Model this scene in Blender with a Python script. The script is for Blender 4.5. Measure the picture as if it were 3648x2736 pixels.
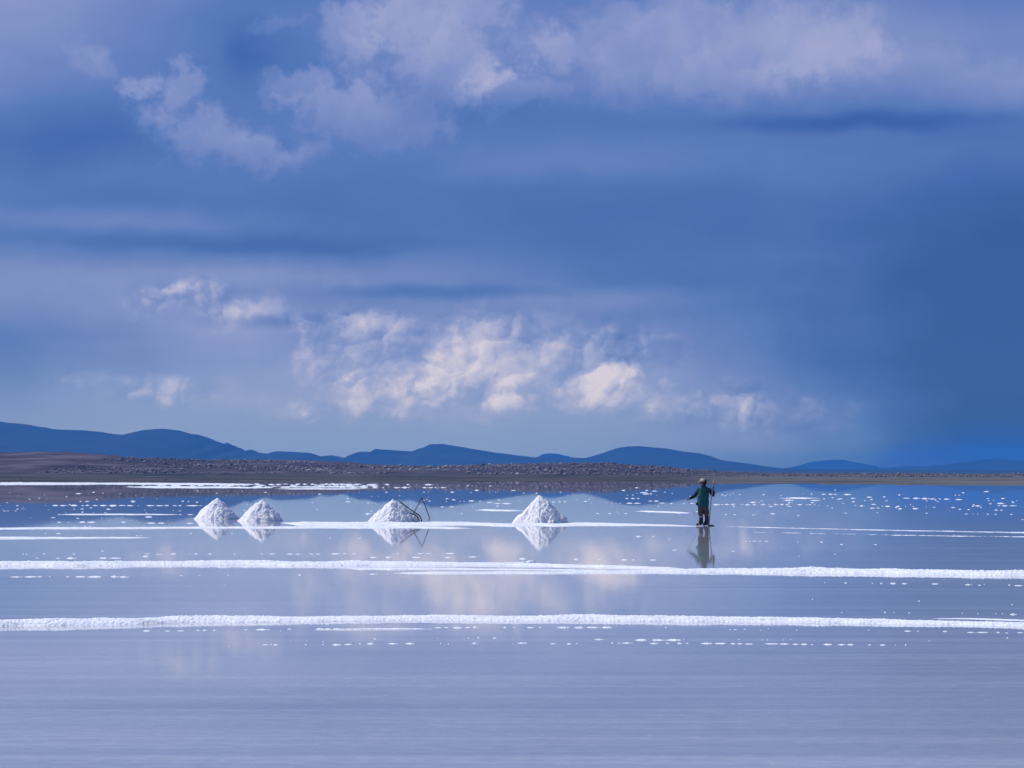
import bpy, bmesh, math, random
import numpy as np
from mathutils import Vector, Matrix
R = math.radians
for o in list(bpy.data.objects): bpy.data.objects.remove(o)
SC = bpy.context.scene
COL = SC.collection

# ---------------------------------------------------------------- camera
FPX = 8613.0                       # focal length in photograph pixels (3648 wide)
HOR, CX, CY = 1694.0, 1824.0, 1368.0
CAMH = 1.8
HAZE = 8e-5                        # density of the air over the lake
PITCH = math.atan((HOR - CY) / FPX)
cd = bpy.data.cameras.new('camera'); cam = bpy.data.objects.new('camera', cd); COL.objects.link(cam)
cam.location = (0, 0, CAMH); cam.rotation_euler = (R(90) + PITCH, 0, 0)
cd.sensor_width = 36; cd.lens = 36 * FPX / 3648; cd.clip_start = 0.1; cd.clip_end = 90000
SC.camera = cam
def ray(px, py):
    dx = (px - CX) / FPX; dy = (CY - py) / FPX
    c, s = math.cos(PITCH), math.sin(PITCH)
    return dx, c - dy * s, s + dy * c
def gnd(px, py, z=0.0):            # where the line of sight meets the level z
    x, y, w = ray(px, py); t = (z - CAMH) / w
    return x * t, y * t
def at(px, py, Y):                 # the point on the line of sight at distance Y
    x, y, w = ray(px, py); t = Y / y
    return x * t, CAMH + w * t
def angles(px, py):                # direction in units of FPX, from the photograph's left / horizon
    x, y, w = ray(px, py)
    return math.atan2(x, y) * FPX, math.asin(w / math.sqrt(x*x + y*y + w*w)) * FPX

# ---------------------------------------------------------------- light
SUN_AZ, SUN_EL = R(-72), R(50)     # azimuth from the view direction, to the left
sd = bpy.data.lights.new('sun', 'SUN'); sun = bpy.data.objects.new('sun', sd); COL.objects.link(sun)
sd.energy = 3.8; sd.angle = R(0.5); sd.color = (1.0, 0.975, 0.94)
sv = Vector((math.sin(SUN_AZ) * math.cos(SUN_EL), math.cos(SUN_AZ) * math.cos(SUN_EL), math.sin(SUN_EL)))
sun.rotation_euler = sv.to_track_quat('Z', 'Y').to_euler()
vs = SC.view_settings; vs.view_transform = 'Standard'; vs.look = 'None'; vs.exposure = 0; vs.gamma = 1

# ---------------------------------------------------------------- node helper
def lin(r, g, b):
    f = lambda c: (c/255/12.92 if c/255 <= .04045 else ((c/255 + .055)/1.055)**2.4)
    return (f(r), f(g), f(b), 1)
class NT:
    def __init__(s, tree): s.t = tree; s.n = tree.nodes; s.l = tree.links
    def put(s, sock, v):
        if isinstance(v, bpy.types.NodeSocket): s.l.new(v, sock)
        else: sock.default_value = v
    def m(s, op, a, b=0.0, c=0.0, clamp=False):
        n = s.n.new('ShaderNodeMath'); n.operation = op; n.use_clamp = clamp
        s.put(n.inputs[0], a); s.put(n.inputs[1], b); s.put(n.inputs[2], c); return n.outputs[0]
    def add(s, *a):
        r = a[0]
        for x in a[1:]: r = s.m('ADD', r, x)
        return r
    def mul(s, a, b): return s.m('MULTIPLY', a, b)
    def v(s, op, a, b=(0,0,0), out=0):
        n = s.n.new('ShaderNodeVectorMath'); n.operation = op
        s.put(n.inputs[0], a); s.put(n.inputs[1], b); return n.outputs['Value'] if out else n.outputs[0]
    def xyz(s, x, y, z=0.0):
        n = s.n.new('ShaderNodeCombineXYZ'); s.put(n.inputs[0], x); s.put(n.inputs[1], y); s.put(n.inputs[2], z); return n.outputs[0]
    def sep(s, a):
        n = s.n.new('ShaderNodeSeparateXYZ'); s.put(n.inputs[0], a); return n.outputs
    def sm(s, x, a, b, lo=0.0, hi=1.0, kind='SMOOTHSTEP'):
        n = s.n.new('ShaderNodeMapRange'); n.interpolation_type = kind
        s.put(n.inputs[0], x)
        for i, q in enumerate((a, b, lo, hi)): s.put(n.inputs[1+i], q)
        return n.outputs[0]
    def noise(s, vec, scale, detail=4, rough=.5, dist=0.0, col=False, dim='3D'):
        n = s.n.new('ShaderNodeTexNoise'); n.noise_dimensions = dim
        s.put(n.inputs['Vector'], vec); n.inputs['Scale'].default_value = scale
        n.inputs['Detail'].default_value = detail; n.inputs['Roughness'].default_value = rough
        n.inputs['Distortion'].default_value = dist
        return n.outputs['Color' if col else 0]
    def voro(s, vec, scale, detail=2, rough=.5, smooth=.6, dim='2D'):
        n = s.n.new('ShaderNodeTexVoronoi'); n.voronoi_dimensions = dim; n.feature = 'SMOOTH_F1'
        s.put(n.inputs['Vector'], vec); n.inputs['Scale'].default_value = scale
        n.inputs['Detail'].default_value = detail; n.inputs['Roughness'].default_value = rough
        n.inputs['Smoothness'].default_value = smooth; return n.outputs['Distance']
    def ramp(s, x, stops, ip='LINEAR'):
        n = s.n.new('ShaderNodeValToRGB'); s.put(n.inputs[0], x); cr = n.color_ramp; cr.interpolation = ip
        while len(cr.elements) > 1: cr.elements.remove(cr.elements[-1])
        cr.elements[0].position = stops[0][0]; cr.elements[0].color = stops[0][1]
        for p, c in stops[1:]:
            e = cr.elements.new(p); e.color = c
        return n.outputs[0]
    def mix(s, f, a, b):
        n = s.n.new('ShaderNodeMix'); n.data_type = 'RGBA'
        s.put(n.inputs[0], f); s.put(n.inputs[6], a); s.put(n.inputs[7], b); return n.outputs[2]

# ---------------------------------------------------------------- sky
SOFT = [ # x, y, rx, ry, amplitude of soft light / dark patches (2212-wide units)
 (2330, 780, 760, 640, -.40), (1900, 560, 600, 200, -.08), (1150, 460, 900, 130, -.10),
 (0, 0, 620, 320, .34), (850, 960, 1300, 190, .20), (800, 830, 1100, 260, .16), (200, 900, 500, 120, .08), (400, 860, 500, 160, .08), (0, 620, 460, 130, .26),
 (0, 850, 160, 160, -.10), (250, 480, 480, 55, .20), (650, 592, 700, 60, .20), (1300, 645, 450, 50, .16),
 (500, 522, 700, 36, -.12), (120, 290, 420, 110, -.12), (950, 632, 330, 26, -.18), (620, 697, 290, 26, -.20), (1850, 268, 520, 34, -.20),
 (1450, 60, 620, 230, .14), (1950, 90, 600, 220, .18), (2200, 200, 300, 90, .16), (1250, 340, 560, 90, .12), (900, 40, 420, 220, .14), (560, 120, 90, 110, -.10),
 (420, 700, 420, 130, .14), (1700, 940, 500, 110, .12), (200, 960, 420, 60, .14),
]
CLOUDS = [ # blobs, amplitude, rim width, fade from, fade to
 ([(760,95,95,95),(900,50,170,95),(655,190,105,48),(820,240,210,88),(990,150,150,90),(1010,10,140,70)], .26, .5, 170, 350),
 ([(1190,95,105,85),(1130,195,120,55),(1370,130,230,105),(1560,160,260,90),(1700,90,280,130),(1480,60,300,110)], .17, .6, 130, 290),
 ([(390,180,62,62),(310,195,70,48),(440,285,165,85),(530,310,105,75)], .27, .6, 230, 420, .5, .45),
 ([(195,150,60,60)], .24, .9, 150, 240),
 ([(655,345,105,55)], .20, .9, 330, 420),
 ([(1950,150,380,100),(2200,190,200,90)], .12, .9, 120, 290),
 ([(590,60,80,26)], .14, .9, 40, 120),
]
BANK = [(1050,780,680,190,1.15),(700,885,480,60,.7),(1600,885,420,110,.75),(360,840,230,70,1.0),(900,710,520,75,.95),(430,650,300,100,.95),(1250,790,380,160,1.3),(150,820,160,60,.7)]
BANKAMP, BANKREL = .30, .40
BT0, BT1 = .25, 1.05
PUFFS = [
 ([(580,668,46,40)], .36, .7), ([(820,695,110,32),(770,690,50,22)], .30, .9),
 ([(1090,810,70,60),(1160,800,95,60),(1200,760,70,50)], .32, .9),
 ([(1290,790,75,50),(1310,820,50,38),(1250,860,95,38)], .34, .9), ([(1210,690,75,40),(1160,690,26,30)], .20, .9),
 ([(350,835,110,34)], .24, .9), ([(940,735,80,30),(1020,730,90,24)], .18, .9), ([(1420,880,75,48),(1380,850,38,36)], .26, .9),
 ([(600,890,80,20),(760,855,80,18),(920,905,80,20),(1040,905,50,16)], .13, .9), ([(1600,880,75,42),(1780,910,75,32),(1680,900,75,32)], .09, .9),
 ([(590,968,60,10),(1400,910,120,12)], .16, .9),
]
RAMP = [(0, lin(38,82,157)), (.15, lin(59,97,173)), (.3, lin(82,115,184)), (.45, lin(107,129,192)), (.6, lin(131,145,200)), (.75, lin(158,164,207)), (.88, lin(188,185,214)), (1, lin(214,204,221))]
PLAT = [(1030,780,820,190,.18,.45), (1560,890,520,130,.06,.3), (430,640,420,110,.10,.4), (1600,110,900,150,.07,.5)]
W = bpy.data.worlds.new('World'); SC.world = W; W.use_nodes = True
T = NT(W.node_tree); T.n.clear()
gen = T.n.new('ShaderNodeTexCoord').outputs['Generated']
gx, gy, gz = T.sep(gen)
U = T.mul(T.m('ARCTAN2', gx, gy), FPX)          # azimuth and elevation of the direction
V = T.mul(T.m('ARCSINE', gz), FPX)
P0 = T.xyz(U, V, 0)
def k(px): return 1.0 / px
# warped positions: soft, fine
w1 = T.v('SUBTRACT', T.noise(P0, k(300), 7, .64, col=True, dim='2D'), (.5,.5,.5))
w2 = T.v('SUBTRACT', T.noise(P0, k(420), 3, .5, col=True, dim='2D'), (.5,.5,.5))
def scaled(vec, x, y): return T.v('MULTIPLY', vec, (x, y, 0))
PW = T.v('ADD', P0, scaled(w1, 400, 330))       # ragged cloud outline
PB = T.v('ADD', P0, scaled(w1, 150, 120))
PW2 = T.v('ADD', P0, scaled(w1, 170, 130))       # billows
PS = T.v('ADD', P0, scaled(w2, 320, 90))        # soft streaks
S = 3648 / 2212.0                                # blob lists below are in 2212-wide picture units
def blob(pos, x, y, rx, ry):                     # 0 at the centre, 1 at the rim
    a, e = angles(x * S, y * S)
    d = T.v('MULTIPLY', T.v('SUBTRACT', pos, (a, e, 0)), (1/(rx*S), 1/(ry*S), 0))
    return T.v('LENGTH', d, out=1)
def soft(pos, x, y, rx, ry, amp):                # wide, soft patch
    return T.sm(blob(pos, x, y, rx, ry), 1.0, 0.0, 0.0, amp)
def union(pos, lst):
    f = None
    for b in lst:
        q = blob(pos, *b); f = q if f is None else T.m('SMOOTH_MIN', f, q, .25)
    return f
fine = T.noise(P0, k(70), 5, .62, dim='2D')
med = T.m('SUBTRACT', T.noise(P0, k(230), 7, .6, dim='2D'), .5)
fineC = T.m('SUBTRACT', fine, .5)
broad = T.m('SUBTRACT', T.noise(T.v('MULTIPLY', P0, (1, 2.6, 1)), k(900), 5, .55, dim='2D'), .5)
streak = T.m('SUBTRACT', T.noise(T.v('MULTIPLY', PS, (1, 6, 1)), k(900), 4, .5, dim='2D'), .5)

rain = T.m('SUBTRACT', T.noise(T.v('MULTIPLY', T.v('ADD', P0, scaled(w2, 120, 0)), (1, .16, 1)), k(240), 4, .6, dim='2D'), .5)
rain = T.mul(rain, T.mul(T.sm(U, 300, 1100), T.sm(V, 1050, 500)))
B = T.add(.27, T.mul(broad, .22), T.mul(streak, .10), T.mul(rain, .10))
for b in SOFT: B = T.add(B, soft(PS, *b))
PM_ = T.v('ADD', P0, scaled(w1, 330, 150))
for x, y, rx, ry, amp, inner in PLAT: B = T.add(B, T.sm(blob(PM_, x, y, rx, ry), 1.0, inner, 0.0, amp))
def headsU(pos, size):
    n = T.n.new('ShaderNodeTexVoronoi'); n.voronoi_dimensions = '2D'; n.feature = 'SMOOTH_F1'
    T.put(n.inputs['Vector'], pos); n.inputs['Scale'].default_value = 1 / size; n.inputs['Smoothness'].default_value = .5
    return T.v('DOT_PRODUCT', T.v('SUBTRACT', pos, n.outputs['Position']), (-.62 / size, .78 / size, 0), out=1)
lumU = T.add(headsU(T.v('ADD', PW, (90, 40, 0)), 330), T.mul(headsU(PW, 150), .6))
def edge_cloud(lst, amp, wid, y0, y1, tex=.5, low=.3):
    """ragged cloud: sharp rim, fading to its foot between picture heights y0 and y1"""
    global B
    f = T.add(union(PW, lst), T.mul(fineC, .62), T.mul(med, .75))
    msk = T.sm(f, 1.0, 1.0 - wid)
    v0 = angles(1106 * S, y0 * S)[1]; v1 = angles(1106 * S, y1 * S)[1]
    g = T.sm(V, v1, v0, low, 1.0)
    shade = T.add(1.0, T.mul(fineC, .35), T.mul(med, tex * 1.6), T.mul(lumU, .5))
    B = T.add(B, T.mul(T.mul(T.mul(msk, g), shade), amp))
for c in CLOUDS: edge_cloud(*c)
# cumulus bank low over the horizon: billows lit from the left
def billow(pos):
    q = T.v('MULTIPLY', pos, (1, 1.15, 1))
    return T.add(T.mul(T.noise(q, k(420), 8, .56, dim='2D'), 1.5), T.mul(T.voro(q, k(230), 5, .55, .22), -.95))
bh = billow(PB)
bh2 = billow(T.v('ADD', PB, (-24, 24, 0)))
relief = T.m('SUBTRACT', bh, bh2)
def heads(pos, size, sm_):                       # rounded heads, lit on their upper left
    n = T.n.new('ShaderNodeTexVoronoi'); n.voronoi_dimensions = '2D'; n.feature = 'SMOOTH_F1'
    T.put(n.inputs['Vector'], pos); n.inputs['Scale'].default_value = 1 / size
    n.inputs['Smoothness'].default_value = sm_; n.inputs['Detail'].default_value = 0
    d = T.v('DOT_PRODUCT', T.v('SUBTRACT', pos, n.outputs['Position']), (-.62 / size, .78 / size, 0), out=1)
    return d, n.outputs['Distance']
l1, d1 = heads(PB, 210, .35); l2, d2 = heads(T.v('ADD', PB, (500, 90, 0)), 95, .3); l3, d3 = heads(T.v('ADD', PB, (50, 390, 0)), 42, .3)
lum = T.add(T.mul(l1, .55), T.mul(l2, .34), T.mul(l3, .17))
region = None
for b in BANK:
    q = soft(PS, *b); region = q if region is None else T.m('MAXIMUM', region, q)
dens = T.sm(T.add(bh, T.mul(region, 1.1)), BT0, BT1)
gate = T.sm(T.noise(T.v('MULTIPLY', PB, (1, 1.5, 1)), k(560), 3, .5, dim='2D'), .36, .58, .62, 1.1)
dens = T.mul(dens, gate)
B = T.add(B, T.mul(T.mul(lum, T.mul(T.sm(region, .12, .7), T.add(.25, T.mul(dens, .75)))), .66), T.mul(T.mul(dens, region), BANKAMP), T.mul(T.mul(relief, T.mul(T.sm(region, .1, .8), T.add(.3, T.mul(dens, .7)))), BANKREL))
B2 = B
for lst, amp, wid in PUFFS:                      # the sunlit heads
    f = T.add(union(PW2, lst), T.mul(fineC, .5), T.mul(med, .5))
    B2 = T.add(B2, T.mul(T.sm(f, 1.0, 1.0 - wid, 0.0, amp * .85), T.sm(bh, .2, .8, .5, 1.25)))
B2 = T.m('SUBTRACT', B2, T.mul(T.m('MAXIMUM', T.m('SUBTRACT', B2, .72), 0.0), .42))
Bc = T.m('MAXIMUM', T.m('MINIMUM', B2, 1.0), 0.0)
colr = T.ramp(Bc, RAMP)
# open, clearer sky low down, showing between the cloud feet
clear = T.mul(T.mul(T.sm(V, 520, 150), T.sm(U, 950, 100)), T.sm(Bc, .86, .60))
colr = T.mix(T.mul(clear, .8), colr, lin(132, 153, 201))
# the air over the lake veils what lies low: the sky behind it is as much brighter
Tr = T.m('EXPONENT', T.mul(T.m('DIVIDE', 298.0, T.m('MAXIMUM', T.m('ABSOLUTE', gz), .0095)), -HAZE))
Tr = T.m('MAXIMUM', Tr, .075)
veil = T.v('SCALE', (.02, .10, .50)); T.put(veil.node.inputs['Scale'], T.m('SUBTRACT', 1.0, Tr))
colr = T.v('MAXIMUM', T.v('SUBTRACT', colr, veil), (.003, .01, .02))
colr = T.v('SCALE', colr); T.put(colr.node.inputs['Scale'], T.m('DIVIDE', 1.0, Tr))
sky = T.n.new('ShaderNodeTexSky'); sky.sky_type = 'NISHITA'; sky.sun_disc = False
sky.sun_elevation = SUN_EL; sky.sun_rotation = SUN_AZ; sky.altitude = 3600; sky.air_density = 1.6; sky.dust_density = .4
skyc = T.v('SCALE', sky.outputs[0]); skyc.node.inputs['Scale'].default_value = 1.0
inv = T.n.new('ShaderNodeVectorMath'); inv.operation = 'SCALE'; T.l.new(colr, inv.inputs[0]); inv.inputs['Scale'].default_value = 1/0.1
cover = .93
tot = T.mix(cover, skyc, inv.outputs[0])
bg = T.n.new('ShaderNodeBackground'); T.l.new(tot, bg.inputs[0]); bg.inputs[1].default_value = 0.1
wo = T.n.new('ShaderNodeOutputWorld'); T.l.new(bg.outputs[0], wo.inputs[0])
SC.cycles.volume_bounces = 3
W.cycles.sampling_method = 'MANUAL'; W.cycles.sample_map_resolution = 512

# ---------------------------------------------------------------- shared helpers
rng = np.random.default_rng(7); random.seed(7)
def tag(o, label=None, cat=None, group=None, kind=None):
    for a, v in (('label', label), ('category', cat), ('group', group), ('kind', kind)):
        if v: o[a] = v
    return o
def mesh_obj(name, verts, faces, mat, parent=None, smooth=True, loc=None):
    me = bpy.data.meshes.new(name)
    verts = np.asarray(verts, dtype=np.float32); faces = np.asarray(faces, dtype=np.int32)
    nv, (nf, kk) = len(verts), faces.shape
    me.vertices.add(nv); me.vertices.foreach_set('co', verts.ravel())
    me.loops.add(nf * kk); me.loops.foreach_set('vertex_index', faces.ravel())
    me.polygons.add(nf); me.polygons.foreach_set('loop_start', np.arange(nf, dtype=np.int32) * kk)
    me.polygons.foreach_set('loop_total', np.full(nf, kk, dtype=np.int32))
    me.update(calc_edges=True); me.validate()
    me.polygons.foreach_set('use_smooth', np.full(len(me.polygons), smooth))
    if mat: me.materials.append(mat)
    o = bpy.data.objects.new(name, me); COL.objects.link(o)
    if loc is not None: o.location = loc
    if parent: o.parent = parent
    return o
def empty(name, loc, rz=0):
    o = bpy.data.objects.new(name, None); COL.objects.link(o); o.location = loc; o.rotation_euler[2] = rz
    o.empty_display_size = .2; return o
def grid_faces(nr, nc):
    i = np.arange(nr - 1)[:, None] * nc + np.arange(nc - 1)[None, :]
    return np.stack([i, i + 1, i + nc + 1, i + nc], -1).reshape(-1, 4)
def _h(ix, iy, iz, seed):
    n = (ix * 73856093) ^ (iy * 19349663) ^ (iz * 83492791) ^ (seed * 2654435)
    n = (n ^ (n >> 13)) * 1274126177 & 0x7fffffff
    return ((n ^ (n >> 16)) & 0xffff) / 65535.0
def vnoise(x, y, z=None, seed=0):
    x = np.asarray(x, float); y = np.asarray(y, float); z = np.zeros_like(x) if z is None else np.asarray(z, float)
    x, y, z = np.broadcast_arrays(x, y, z)
    f = [np.floor(a) for a in (x, y, z)]; ii = [a.astype(np.int64) for a in f]
    t = [(a - b) for a, b in zip((x, y, z), f)]; t = [a * a * (3 - 2 * a) for a in t]
    r = 0
    for dx in (0, 1):
        for dy in (0, 1):
            for dz in (0, 1):
                w = (t[0] if dx else 1 - t[0]) * (t[1] if dy else 1 - t[1]) * (t[2] if dz else 1 - t[2])
                r = r + w * _h(ii[0] + dx, ii[1] + dy, ii[2] + dz, seed)
    return r
def fbm(x, y, z=None, seed=0, octv=4, rough=.5):     # 0..1
    r = 0; a = 1; tot = 0; s = 1.0
    for i in range(octv):
        r = r + a * vnoise(np.asarray(x) * s, np.asarray(y) * s, None if z is None else np.asarray(z) * s, seed + i * 17)
        tot += a; a *= rough; s *= 2.03
    return r / tot
def interp(poly, xs, i=1):
    return np.interp(xs, [p[0] for p in poly], [p[i] for p in poly])
def ico(sub):
    bm = bmesh.new(); bmesh.ops.create_icosphere(bm, subdivisions=sub, radius=1)
    v = np.array([p.co[:] for p in bm.verts]); f = np.array([[q.index for q in p.verts] for p in bm.faces]); bm.free()
    return v, f
def material(name, rough=.9, spec=.3):
    m = bpy.data.materials.new(name); m.use_nodes = True
    t = NT(m.node_tree); b = t.n['Principled BSDF']
    b.inputs['Roughness'].default_value = rough; b.inputs['Specular IOR Level'].default_value = spec
    return m, t, b
def noisy(name, c0, c1, scale, rough=.9, spec=.3, detail=4, bump=0, bscale=None, coord='Object', lo=.35, hi=.65):
    m, t, b = material(name, rough, spec)
    co = t.n.new('ShaderNodeTexCoord').outputs[coord]
    n = t.noise(co, scale, detail, .6)
    t.l.new(t.ramp(n, [(lo, (*c0, 1)), (hi, (*c1, 1))]), b.inputs['Base Color'])
    if bump:
        bp = t.n.new('ShaderNodeBump'); bp.inputs['Strength'].default_value = 1; bp.inputs['Distance'].default_value = bump
        t.l.new(t.noise(co, bscale or scale * 3, 4, .65), bp.inputs['Height']); t.l.new(bp.outputs[0], b.inputs['Normal'])
    return m

# ---------------------------------------------------------------- water
m_water, t, b = material('shallow_brine', .03, .5)
geo = t.n.new('ShaderNodeNewGeometry').outputs['Position']
str_ = t.noise(t.v('MULTIPLY', geo, (.045, 1.6, 1)), 1.0, 8, .66)       # long rows in the salt bed
str2 = t.noise(t.v('MULTIPLY', geo, (.16, .22, 1)), 1.0, 4, .55)
gr = t.noise(t.v('MULTIPLY', geo, (5, 6, 1)), 1.0, 3, .75)
spk = t.sm(t.noise(t.v('MULTIPLY', geo, (14, 9, 1)), 1.0, 2, .7), .62, .72)
val = t.add(t.mul(str_, .9), t.mul(str2, .35), t.mul(gr, .45), t.mul(spk, .16), -.06)
t.l.new(t.ramp(val, [(.58, (.34, .345, .375, 1)), (.80, (.43, .435, .455, 1)), (.98, (.55, .55, .57, 1))]), b.inputs['Base Color'])
b.inputs['IOR'].default_value = 1.33
dist = t.sep(geo)[1]
t.l.new(t.mul(t.sm(str_, .3, .7, .75, 1.35), t.sm(t.m('LOGARITHM', dist, 10), 1.35, 2.35, .042, .009)), b.inputs['Roughness'])
rp = t.noise(t.v('MULTIPLY', geo, (.5, 2.2, 1)), 1.0, 3, .5)
bp = t.n.new('ShaderNodeBump'); bp.inputs['Strength'].default_value = 1.0; bp.inputs['Distance'].default_value = .0002
t.l.new(rp, bp.inputs['Height']); t.l.new(bp.outputs[0], b.inputs['Normal'])
ys = [-60, -20, 0, 10, 15, 20, 30, 40, 60, 80, 120, 200, 400, 800, 1500, 3000, 6000, 12000, 30000, 60000]
xs = [-40000, -12000, -4000, -1500, -500, -200, -80, -40, -20, 0, 20, 40, 80, 200, 500, 1500, 4000, 12000, 40000]
gy_, gx_ = np.meshgrid(ys, xs, indexing='ij')
tag(mesh_obj('water', np.stack([gx_, gy_, 0 * gx_], -1).reshape(-1, 3), grid_faces(len(ys), len(xs)), m_water, smooth=False), kind='structure')

# ---------------------------------------------------------------- mountains
m_mount = noisy('scrub_with_haze_blue', (.016, .040, .075), (.04, .065, .10), .0028, lo=.42, hi=.72, detail=7)  # dark scrub with the blue of distance haze mixed into its base colour
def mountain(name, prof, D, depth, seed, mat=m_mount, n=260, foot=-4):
    px = np.linspace(prof[0][0], prof[-1][0], n); py = interp(prof, px)
    px = px[None, :]; py = py[None, :]
    ta = np.linspace(-1, 1, 41)[:, None]
    tops = np.array([at(a, c, D) for a, c in zip(px[0], py[0])])       # crest at distance D
    X = tops[None, :, 0] * (1 + 0 * ta); Y = D + ta * depth + 0 * X
    H = tops[None, :, 1]
    rid = (fbm(X / (D * .03), Y / (D * .03), seed=seed) - .5)
    sh = np.clip(1 - np.abs(ta) ** 1.25, 0, 1)
    Z = H * sh + rid * H * .55 * np.sqrt(np.abs(ta)) * sh + foot * (np.abs(ta) > .97)
    Z = np.minimum(Z, H * (1 - .15 * np.abs(ta)))
    Z += (fbm(X / (D * .004), Y / (D * .004), seed=seed + 3) - .5) * H.mean() * .03
    v = np.stack([X, Y, Z], -1).reshape(-1, 3)
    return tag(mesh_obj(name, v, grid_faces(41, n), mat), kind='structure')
q = .5497
def R5(x, y, ox=0): return (ox + x * q, 1480 + y * q)
left = [(-900, 1560), (-400, 1490), (-100, 1500)] + [R5(*p) for p in ((0,40),(180,60),(260,74),(350,88),(440,94),(540,96),(650,106),(740,121),(800,126),(860,122),(930,106),(1000,92),(1080,88),(1160,97),(1230,116),(1300,126),(1370,150),(1440,186),(1475,178),(1500,190),(1545,225),(1600,226),(1630,220),(1680,244),(1750,248),(1790,234),(1830,230),(1900,236),(1960,240),(2010,243),(2040,256),(2075,276),(2130,290))] + [(1190, 1650), (1260, 1690)]
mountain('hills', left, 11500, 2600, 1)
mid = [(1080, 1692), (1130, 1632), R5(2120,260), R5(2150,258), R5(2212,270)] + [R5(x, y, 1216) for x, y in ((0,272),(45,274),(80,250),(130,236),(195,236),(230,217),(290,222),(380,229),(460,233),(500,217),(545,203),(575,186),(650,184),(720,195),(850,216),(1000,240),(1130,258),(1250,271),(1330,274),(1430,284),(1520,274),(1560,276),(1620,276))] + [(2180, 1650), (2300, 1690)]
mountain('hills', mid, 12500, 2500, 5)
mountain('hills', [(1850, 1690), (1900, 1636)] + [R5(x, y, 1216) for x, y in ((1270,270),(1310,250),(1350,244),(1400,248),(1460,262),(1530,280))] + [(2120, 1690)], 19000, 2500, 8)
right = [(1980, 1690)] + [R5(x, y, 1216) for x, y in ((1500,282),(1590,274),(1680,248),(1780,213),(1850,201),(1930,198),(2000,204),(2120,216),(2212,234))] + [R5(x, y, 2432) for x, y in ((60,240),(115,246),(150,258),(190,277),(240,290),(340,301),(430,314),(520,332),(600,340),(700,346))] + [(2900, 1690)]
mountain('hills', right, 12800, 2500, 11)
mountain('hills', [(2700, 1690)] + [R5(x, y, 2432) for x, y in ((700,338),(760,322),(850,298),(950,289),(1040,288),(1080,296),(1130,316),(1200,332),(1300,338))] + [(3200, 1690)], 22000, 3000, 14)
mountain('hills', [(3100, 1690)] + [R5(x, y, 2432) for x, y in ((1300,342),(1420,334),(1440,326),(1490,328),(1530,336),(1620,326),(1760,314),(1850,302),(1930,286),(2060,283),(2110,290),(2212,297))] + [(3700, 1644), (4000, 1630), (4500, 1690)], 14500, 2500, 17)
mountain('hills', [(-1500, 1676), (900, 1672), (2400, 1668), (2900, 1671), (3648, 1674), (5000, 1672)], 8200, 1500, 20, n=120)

# ---------------------------------------------------------------- far shore
m_shore, t, b = material('shore_soil', .95, .1)
geo = t.n.new('ShaderNodeNewGeometry').outputs['Position']
n1 = t.noise(geo, .02, 6, .65); n2 = t.noise(t.v('MULTIPLY', geo, (.02, .012, 1)), 1.0, 5, .65)
z_ = t.sep(geo)[2]; y_ = t.sep(geo)[1]; x_ = t.sep(geo)[0]
hill_c = t.ramp(n1, [(.33, (.028, .022, .034, 1)), (.52, (.078, .058, .076, 1)), (.66, (.16, .13, .15, 1))])
flat_c = t.ramp(n2, [(.32, (.030, .026, .032, 1)), (.45, (.032, .042, .030, 1)), (.52, (.085, .065, .072, 1)), (.62, (.075, .082, .065, 1)), (.70, (.20, .17, .16, 1))])
tan_c = t.ramp(n2, [(.3, (.05, .045, .055, 1)), (.45, (.11, .11, .10, 1)), (.58, (.16, .15, .145, 1)), (.68, (.045, .038, .048, 1))])
xr = t.m('DIVIDE', x_, y_)
fc = t.mix(t.sm(xr, .06, .11), flat_c, tan_c)
t.l.new(t.mix(t.sm(z_, 2.0, 4.5), fc, hill_c), b.inputs['Base Color'])
TOP = [(-1500,1640),(-600,1620),(0,1612),(130,1609),(250,1611),(380,1620),(470,1630),(600,1636),(700,1640),(1000,1638),(1216,1646),(1340,1655),(1600,1662),(1780,1656),(1900,1650),(2050,1650),(2160,1652),(2300,1660),(2432,1671),(2560,1680),(2700,1685),(3000,1687),(3648,1689),(5200,1690)]
BOT = [(-1500,1716),(0,1716),(700,1713),(1216,1713),(1700,1715),(2100,1716),(2432,1719),(2700,1722),(3100,1726),(3648,1728),(5200,1728)]
nx, ny = 500, 70
px = np.linspace(-1500, 5200, nx); Yc = 2250.0
xc = (px - CX) / FPX
top = np.array([at(a, c, Yc)[1] for a, c in zip(px, interp(TOP, px))])
d0 = np.array([gnd(a, c)[1] for a, c in zip(px, interp(BOT, px) + 5 * (fbm(px / 70, 0 * px, seed=44, octv=4) - .5))])
s = np.linspace(0, 1, ny)[:, None] ** 1.3
Y = d0[None, :] * .97 + s * (3300 - d0[None, :] * .97)
X = xc[None, :] * Y
flat = .05 + .9 * np.clip((Y - d0) / 700, 0, 1)
rise = np.clip((Y - 1500) / (Yc - 1500), 0, 1); rise = rise * rise * (3 - 2 * rise)
fall = np.clip((Y - Yc) / 1000, 0, 1)
Z = flat + (top[None, :] - flat) * rise * (1 - .7 * fall)
Z += (fbm(X / 60, Y / 60, seed=31) - .5) * np.clip(rise * 5, .15, 1) * 1.4
Z[0] = -.3; Z[-1] = -3
Z = np.minimum(Z, np.maximum(top[None, :] * (Y / Yc) ** .2, .3) + 10 * (1 - rise))
tag(mesh_obj('ground', np.stack([X, Y, Z], -1).reshape(-1, 3), grid_faces(ny, nx), m_shore), kind='structure')
def shore_z(x, y):
    j = np.interp(x / y, xc, np.arange(nx)); j = int(round(float(j)))
    return float(np.interp(y, Y[:, j], Z[:, j]))
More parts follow.
